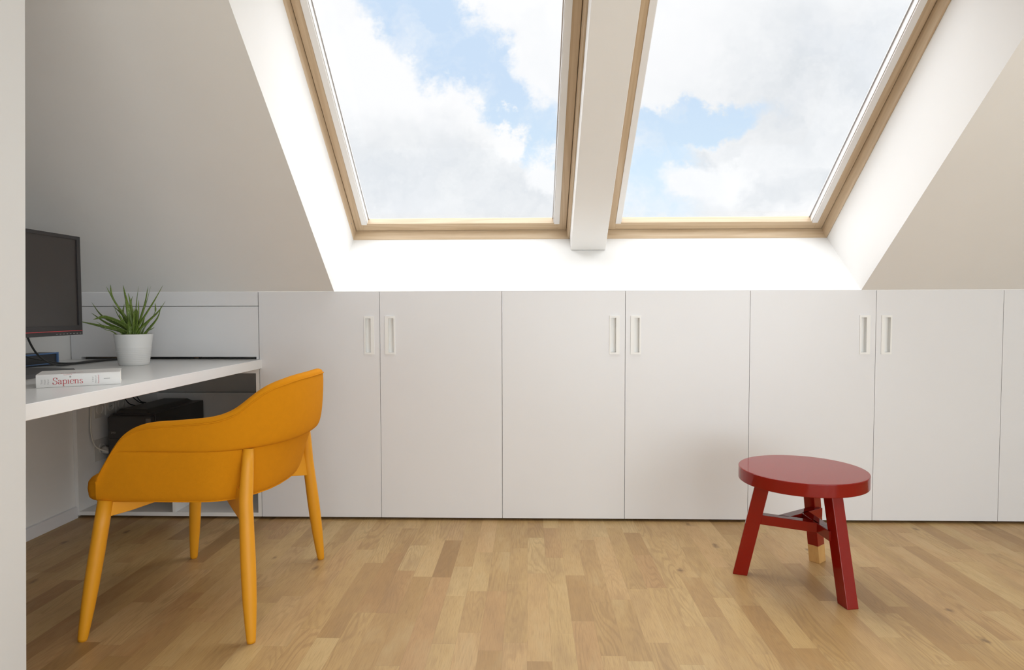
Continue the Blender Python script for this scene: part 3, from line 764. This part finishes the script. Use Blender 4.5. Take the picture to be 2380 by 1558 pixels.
# ------------------------------------------------------------------ potted aloe
PC = Vector((-1.6365, 2.632, .7402))
pl = thing('potted_aloe', PC, 'green aloe plant with spotted leaves in a ribbed white pot on the desk', 'plant')
bm = bmesh.new()
prof = [(.030, 0), (.0535, 0), (.0555, .002)]
for k in range(9):
    z = .012 + .0075*k; r = .0555 + (.0715-.0555)*z/.128
    prof += [(r+.0002, z-.0025), (r+.0011, z), (r+.0002, z+.0025)]
prof += [(.0712, .122), (.0722, .127), (.0718, .128), (.0695, .1275), (.0685, .118), (.066, .100)]
lathe(bm, PC, prof, 56, True, False)
obj('pot', bm, 'pot_white', pl, smooth=True)
bm = bmesh.new(); lathe(bm, PC, [(.0, .104), (.045, .108), (.0662, .106)], 40, False, False); bmesh.ops.remove_doubles(bm, verts=bm.verts, dist=1e-5)
obj('soil', bm, 'soil', pl)
LEAVES = [[(-1.652, 2.634, 0.912), (-1.718, 2.646, 0.998), (-1.761, 2.655, 1.066), 0.01], [(-1.664, 2.64, 0.915), (-1.737, 2.66, 1.018), (-1.756, 2.675, 1.074), 0.008], [(-1.632, 2.614, 0.884), (-1.637, 2.6, 0.98), (-1.648, 2.59, 1.068), 0.014], [(-1.635, 2.631, 0.906), (-1.648, 2.639, 0.989), (-1.662, 2.645, 1.037), 0.009], [(-1.639, 2.637, 0.906), (-1.658, 2.653, 0.989), (-1.656, 2.665, 1.026), 0.008], [(-1.621, 2.619, 0.884), (-1.608, 2.611, 0.986), (-1.593, 2.605, 1.065), 0.014], [(-1.611, 2.612, 0.887), (-1.591, 2.594, 0.952), (-1.58, 2.58, 1.008), 0.012], [(-1.617, 2.628, 0.89), (-1.586, 2.632, 0.992), (-1.572, 2.635, 1.065), 0.011], [(-1.614, 2.634, 0.901), (-1.587, 2.646, 0.997), (-1.572, 2.655, 1.067), 0.01], [(-1.611, 2.619, 0.893), (-1.536, 2.611, 1.001), (-1.492, 2.605, 1.068), 0.012], [(-1.601, 2.616, 0.887), (-1.518, 2.604, 0.956), (-1.478, 2.595, 1.003), 0.013], [(-1.592, 2.634, 0.892), (-1.554, 2.646, 0.952), (-1.555, 2.655, 0.996), 0.009], [(-1.575, 2.625, 0.881), (-1.53, 2.625, 0.935), (-1.513, 2.625, 0.986), 0.011], [(-1.569, 2.61, 0.879), (-1.537, 2.59, 0.889), (-1.515, 2.575, 0.897), 0.008], [(-1.658, 2.625, 0.887), (-1.758, 2.625, 0.941), (-1.804, 2.625, 0.999), 0.013], [(-1.666, 2.619, 0.879), (-1.737, 2.611, 0.916), (-1.793, 2.605, 0.956), 0.013], [(-1.646, 2.61, 0.896), (-1.72, 2.59, 0.938), (-1.766, 2.575, 0.929), 0.017], [(-1.662, 2.613, 0.878), (-1.751, 2.597, 0.903), (-1.831, 2.585, 0.922), 0.014], [(-1.685, 2.622, 0.878), (-1.74, 2.618, 0.896), (-1.78, 2.615, 0.92), 0.01], [(-1.659, 2.631, 0.887), (-1.703, 2.639, 0.944), (-1.727, 2.645, 0.99), 0.011], [(-1.656, 2.637, 0.912), (-1.703, 2.653, 0.958), (-1.744, 2.665, 0.986), 0.01], [(-1.667, 2.64, 0.901), (-1.696, 2.66, 0.952), (-1.699, 2.675, 0.992), 0.008], [(-1.712, 2.619, 0.876), (-1.735, 2.611, 0.885), (-1.756, 2.605, 0.896), 0.007], [(-1.576, 2.631, 0.88), (-1.563, 2.639, 0.898), (-1.551, 2.645, 0.918), 0.008], [(-1.617, 2.61, 0.884), (-1.606, 2.59, 0.93), (-1.596, 2.575, 0.977), 0.012], [(-1.604, 2.625, 0.884), (-1.591, 2.625, 0.915), (-1.582, 2.625, 0.941), 0.012], [(-1.652, 2.616, 0.887), (-1.664, 2.604, 0.924), (-1.672, 2.595, 0.952), 0.011], [(-1.636, 2.613, 0.884), (-1.632, 2.597, 0.919), (-1.62, 2.585, 0.952), 0.013]]
root0 = Vector((-1.636, 2.628, .846))
for b_, m_, t_, wl in LEAVES:
    b_, m_, t_ = Vector(b_), Vector(m_), Vector(t_)
    base = root0.lerp(Vector((b_.x, b_.y, root0.z)), .55)
    mid1 = b_
    pts = catmull([base, mid1, m_, t_], 7); n = len(pts)
    bm = bmesh.new(); rings = []
    for i, p in enumerate(pts):
        f = i/(n-1)
        d = (pts[min(i+1, n-1)] - pts[max(i-1, 0)]).normalized()
        outw = Vector((p.x-root0.x, p.y-root0.y, 0)); 
        side = Vector((0, 0, 1)).cross(Vector((d.x, d.y, 0))) if Vector((d.x, d.y, 0)).length > .15 else Vector((1, .3, 0))
        side = (side - d*side.dot(d)).normalized(); upv = side.cross(d).normalized()
        if upv.z < 0: upv = -upv
        # leaf faces partly the light; blend so that it shows some breadth to the room
        W_ = wl*1.2*(1-f)**.8*(.75+.25*min(1, f*6)) + .0005; T_ = W_*.42
        prof_ = [(-1, .25), (-.55, -.5), (0, -.8), (.55, -.5), (1, .25), (.5, .12), (0, 0.02), (-.5, .12)]
        rot = .9
        sd = (side*math.cos(rot) + upv*math.sin(rot)) if wl > .0105 else side
        uu = sd.cross(d).normalized()
        rings.append([bm.verts.new(p + sd*(a_*W_) + uu*(c_*T_)) for a_, c_ in prof_])
    for p, q in zip(rings, rings[1:]):
        for k in range(8): bm.faces.new((p[k], p[(k+1) % 8], q[(k+1) % 8], q[k]))
    bm.faces.new(rings[0][::-1]); bm.faces.new(rings[-1])
    obj('leaf', bm, 'aloe', pl, smooth=True)

# ------------------------------------------------------------------ book
bA = Vector((-1.439, 1.843, .7402)); bB = Vector((-1.2585, 1.9525, .7402))
bd = (bB-bA).normalized(); bn = Vector((-bd.y, bd.x, 0)); BL = (bB-bA).length; BT = .0385; BD = .142
book = thing('book', bA, 'thick white paperback with a red title, lying on the desk', 'book')
def bk(a, d, z): return bA + bd*a + bn*d + Vector((0, 0, z))
bm = bmesh.new()
# cover as a bent sheet: bottom, spine, top
t = .0012
def sheet(bm, pr):
    n = len(pr); o0 = [bm.verts.new(bk(0, d, z)) for d, z in pr]; o1 = [bm.verts.new(bk(BL, d, z)) for d, z in pr]
    for i in range(n): bm.faces.new((o0[i], o0[(i+1) % n], o1[(i+1) % n], o1[i]))
    bm.faces.new(o0[::-1]); bm.faces.new(o1)
sheet(bm, [(BD, 0), (.001, 0), (0, .001), (0, BT-.004), (.0015, BT-.001), (.005, BT), (BD, BT), (BD, BT-t), (.0055, BT-t), (t, BT-.005), (t, t), (BD, t)])
obj('cover', bm, 'book_cover', book)
bm = bmesh.new(); P = [bk(.0015, .0014, t+.0001), bk(BL-.0015, .0014, t+.0001), bk(BL-.0015, BD-.002, t+.0001), bk(.0015, BD-.002, t+.0001)]
hexa(bm, P + [p + Vector((0, 0, BT-2*t-.0003)) for p in P]); obj('pages', bm, 'paper', book)
# lettering: strokes drawn as thin ribbons on the spine
def ribbon(bm, pts, w0, plane='spine', n=6, taper=None):
    P_ = catmull([Vector((x, y, 0)) for x, y in pts], n) if len(pts) > 2 else [Vector((*pts[0], 0)), Vector((*pts[1], 0))]
    vs = []
    for i, p in enumerate(P_):
        d = (P_[min(i+1, len(P_)-1)] - P_[max(i-1, 0)]).normalized(); nn = Vector((-d.y, d.x, 0))
        # broad-nib contrast: thick when going down, thin when going across
        w_ = w0*(.38 + .62*abs(d.y)**1.2)*.5
        vs.append((p+nn*w_, p-nn*w_))
    mk = (lambda q: bm.verts.new(bk(q.x, -.0003, q.y))) if plane == 'spine' else (lambda q: bm.verts.new(bk(q.x, q.y, BT+.0003)))
    vv_ = [(mk(a), mk(b)) for a, b in vs]
    for a, b in zip(vv_, vv_[1:]): bm.faces.new((a[0], a[1], b[1], b[0]))
H = .0100   # x-height
GL = {
 'S': (.0105, [[(.0088, .0128), (.0085, .0150), (.0050, .0162), (.0018, .0142), (.0022, .0105), (.0060, .0080), (.0088, .0050), (.0080, .0012), (.0045, -.0003), (.0012, .0010), (.0008, .0036)], [(.0092, .0118), (.0086, .0158)], [(.0004, .0044), (.0010, .0002)]]),
 'a': (.0092, [[(.0012, .0078), (.0020, .0096), (.0042, .0100), (.0060, .0090), (.0064, .0070), (.0064, .0020), (.0072, .0002), (.0088, .0006)], [(.0064, .0060), (.0030, .0052), (.0010, .0030), (.0018, .0004), (.0040, .0002), (.0064, .0024)]]),
 'p': (.0100, [[(.0022, .0098), (.0022, -.0052)], [(.0006, .0090), (.0024, .0100)], [(.0004, -.0052), (.0042, -.0052)], [(.0022, .0078), (.0045, .0100), (.0075, .0092), (.0088, .0055), (.0078, .0012), (.0048, -.0001), (.0022, .0016)]]),
 'i': (.0052, [[(.0025, .0098), (.0025, .0002)], [(.0008, .0090), (.0026, .0100)], [(.0006, .0001), (.0045, .0001)]]),
 'e': (.0090, [[(.0012, .0056), (.0080, .0062), (.0074, .0092), (.0048, .0101), (.0020, .0086), (.0010, .0048), (.0022, .0010), (.0050, -.0001), (.0082, .0018)]]),
 'n': (.0112, [[(.0024, .0098), (.0024, .0002)], [(.0006, .0090), (.0025, .0100)], [(.0006, .0001), (.0043, .0001)], [(.0024, .0076), (.0050, .0099), (.0078, .0088), (.0082, .0060)], [(.0082, .0065), (.0082, .0002)], [(.0063, .0001), (.0101, .0001)]]),
 's': (.0080, [[(.0062, .0084), (.0042, .0101), (.0016, .0088), (.0018, .0064), (.0050, .0046), (.0064, .0022), (.0050, .0002), (.0024, .0000), (.0010, .0022)]]),
}
bm = bmesh.new(); cx_ = .0400; S_ = 1.20
for ch in 'Sapiens':
    adv, strokes = GL[ch]
    for st in strokes: ribbon(bm, [(cx_+x*S_, .0088+y*S_*.98) for x, y in st], .0021)
    cx_ += adv*S_
ti = obj('title_lettering', bm, 'ink_red', book, recalc=False); ti['label'] = 'large red title lettering on the spine'
# swirl over the title that wraps on to the cover, and the finger print dot
bm = bmesh.new()
ribbon(bm, [(.066, .0358), (.072, .0352), (.078, .0362), (.084, .0370), (.088, .0362)], .0014)
ribbon(bm, [(.064, .006), (.060, .012), (.066, .018), (.080, .015), (.092, .014), (.094, .024), (.084, .030), (.100, .034), (.112, .050)], .0030, 'top')
obj('cover_swirl', bm, 'ink_red', book, recalc=False)
bm = bmesh.new(); c_ = [bm.verts.new(bk(.0835+.0024*math.cos(k*math.pi/8), -.0003, .0292+.0027*math.sin(k*math.pi/8))) for k in range(16)]; bm.faces.new(c_)
obj('spine_dot', bm, 'ink_grey', book, recalc=False)
def text_mesh(s, size, xf, name, mat, parent, extr=0.0):
    cu = bpy.data.curves.new(name, 'FONT'); cu.body = s; cu.size = size; cu.align_x = 'CENTER'; cu.align_y = 'CENTER'; cu.extrude = extr
    to = bpy.data.objects.new(name, cu); COL.objects.link(to)
    dg = bpy.context.evaluated_depsgraph_get(); dg.update()
    me = bpy.data.meshes.new_from_object(to.evaluated_get(dg)); bpy.data.objects.remove(to)
    me.transform(xf); me.materials.clear(); me.materials.append(MAT[mat])
    o = bpy.data.objects.new(name, me); COL.objects.link(o); o.parent = parent; o.matrix_parent_inverse = wmat(parent).inverted()
    return o
def spine_xf(a, z, rot):
    m = Matrix((bd, Vector((0, 0, 1)), bd.cross(Vector((0, 0, 1))))).transposed().to_4x4()
    m.translation = bk(a, -.0004, z)
    return m @ Matrix.Rotation(R(rot), 4, 'Z')
for k, s in enumerate(('Yuval', 'Noah', 'Harari')): text_mesh(s, .0062, spine_xf(.0135+.0078*k, .0170, 90), 'author_lettering', 'ink_grey', book)
for k, s in enumerate(('A Brief', 'History of', 'Humankind')): text_mesh(s, .0056, spine_xf(.1400+.0072*k, .0185, 90), 'subtitle_lettering', 'ink_grey' if k < 2 else 'ink_red', book)
bm = bmesh.new(); ribbon(bm, [(.168, .0195), (.184, .0197)], .0045); obj('publisher_mark', bm, 'ink_grey', book, recalc=False)
def top_xf(a, d):
    m = Matrix((bd, bn, Vector((0, 0, 1)))).transposed().to_4x4(); m.translation = bk(a, d, BT+.0004); return m
text_mesh('Yuval Noah Harari', .011, top_xf(.050, .030), 'cover_lettering', 'ink_grey', book)
text_mesh('A Brief History of Humankind', .010, top_xf(.140, .022), 'cover_lettering', 'ink_grey', book)

# ------------------------------------------------------------------ computer tower
TX0, TX1, TY0, TY1, TZ = -2.038, -1.817, 3.05, 3.545, .455
tw = thing('computer_tower', ((TX0+TX1)/2, 3.3, .03), 'black desktop computer tower inside the shelf unit under the desk', 'computer')
obj('case', B(TX0+.006, TX1, TY0+.03, TY1, .0305, TZ+.008), 'tower_metal', tw, bevel=.004)
bm = bmesh.new(); xm = TX0+.012
hexa(bm, [(xm, TY0+.035, TZ), (TX1-.03, TY0+.035, TZ), (TX1-.03, TY1-.02, TZ), (xm, TY1-.02, TZ), (xm+.02, TY0+.045, TZ+.027), (TX1-.055, TY0+.045, TZ+.027), (TX1-.055, TY1-.06, TZ+.027), (xm+.02, TY1-.06, TZ+.027)])
obj('top_hump', bm, 'tower_metal', tw, bevel=.006)
obj('front_panel', B(TX0, TX1-.004, TY0, TY0+.032, .0305, TZ), 'black_plastic', tw, bevel=.010, seg=4)
obj('side_strip', B(TX1-.030, TX1-.006, TY0-.003, TY0+.004, .06, TZ-.012), 'tower_grey', tw, bevel=.002)
dv = obj('drive_bay', B(TX0+.012, TX1-.034, TY0-.0025, TY0+.003, .350, .384), 'tower_metal', tw, bevel=.001)
obj('drive_bay', B(TX0+.012, TX1-.034, TY0-.0025, TY0+.003, .312, .346), 'tower_metal', tw, bevel=.001)
m_ = Matrix(((1, 0, 0), (0, 0, -1), (0, 1, 0))).to_4x4(); m_.translation = Vector((TX0+.032, TY0-.0029, .3745))
text_mesh('DVD', .011, m_, 'drive_mark', 'mark_white', dv)

# sockets on the side panel and the wires that use them
XS = -2.093
def socket(y, z, r, name, label, hole=True, plate=None):
    t_ = thing(name, (XS, y, z), label, 'socket', 'round wall sockets under the desk')
    bm = bmesh.new()
    if plate: box(bm, XS, XS+.004, *plate)
    else: box(bm, XS, XS+.004, y-.036, y+.036, z-.04, z+.04)
    obj('plate', bm, 'socket_plastic', t_, bevel=.0015)
    bm = bmesh.new(); n = 32
    rings = []
    for rr, xx in ((r, .004), (r-.001, .0085), (r-.0045, .009), (r-.006, .0045)):
        rings.append([bm.verts.new((XS+xx, y+rr*math.cos(2*math.pi*k/n), z+rr*math.sin(2*math.pi*k/n))) for k in range(n)])
    for a, b in zip(rings, rings[1:]):
        for k in range(n): bm.faces.new((a[k], a[(k+1) % n], b[(k+1) % n], b[k]))
    bm.faces.new(rings[-1])
    obj('face', bm, 'socket_plastic', t_)
    if hole:
        bm = bmesh.new()
        for dy in (-.006, .006): tube(bm, [(XS+.0046, y+dy, z), (XS+.0052, y+dy, z)], .0028, 10)
        obj('contact_holes', bm, 'cable_black', t_)
    return t_
socket(3.075, .484, .026, 'wall_socket', 'round socket under the desk, nearest the white cable', False)
socket(3.158, .488, .024, 'wall_socket', 'round socket with dark contact holes, middle one under the desk')
socket(3.238, .490, .024, 'wall_socket', 'round socket behind the tower top where black wires hang', False)
socket(3.085, .292, .026, 'wall_socket', 'low round socket beside the tower with a plug in it', True, (3.03, 3.15, .235, .34))
pg = thing('power_plug', (-2.07, 3.085, .283), 'grey white plug in the low socket beside the tower', 'plug')
bm = bmesh.new(); tube(bm, [(-2.083, 3.085, .286), (-2.066, 3.08, .283), (-2.050, 3.07, .279), (-2.040, 3.062, .281)], [.018, .017, .012, .006], 16); obj('body', bm, 'socket_plastic', pg, smooth=True)
cable('cord', [(-2.040, 3.062, .281), (-2.045, 3.045, .287), (-2.065, 3.02, .305), (-2.076, 3.005, .335), (-2.082, 2.998, .40), (-2.082, 3.003, .50), (-2.083, 3.008, .60), (-2.083, 3.01, .67)], .0033, 'cable_white', None, parent=pg)
for k, (ya, yb) in enumerate(((3.20, 3.235), (3.255, 3.31), (3.30, 3.33))):
    cable('wire', [(-2.07, ya, .60), (-2.06, ya+.01, .54), (-2.045, yb, .49), (-2.03, yb+.03, .474)], .0026, 'cable_black',
          ['thin black wire hanging behind the tower, nearest the sockets', 'thickest black wire hanging down onto the tower', 'black wire hanging down beside the thickest one behind the tower'][k])
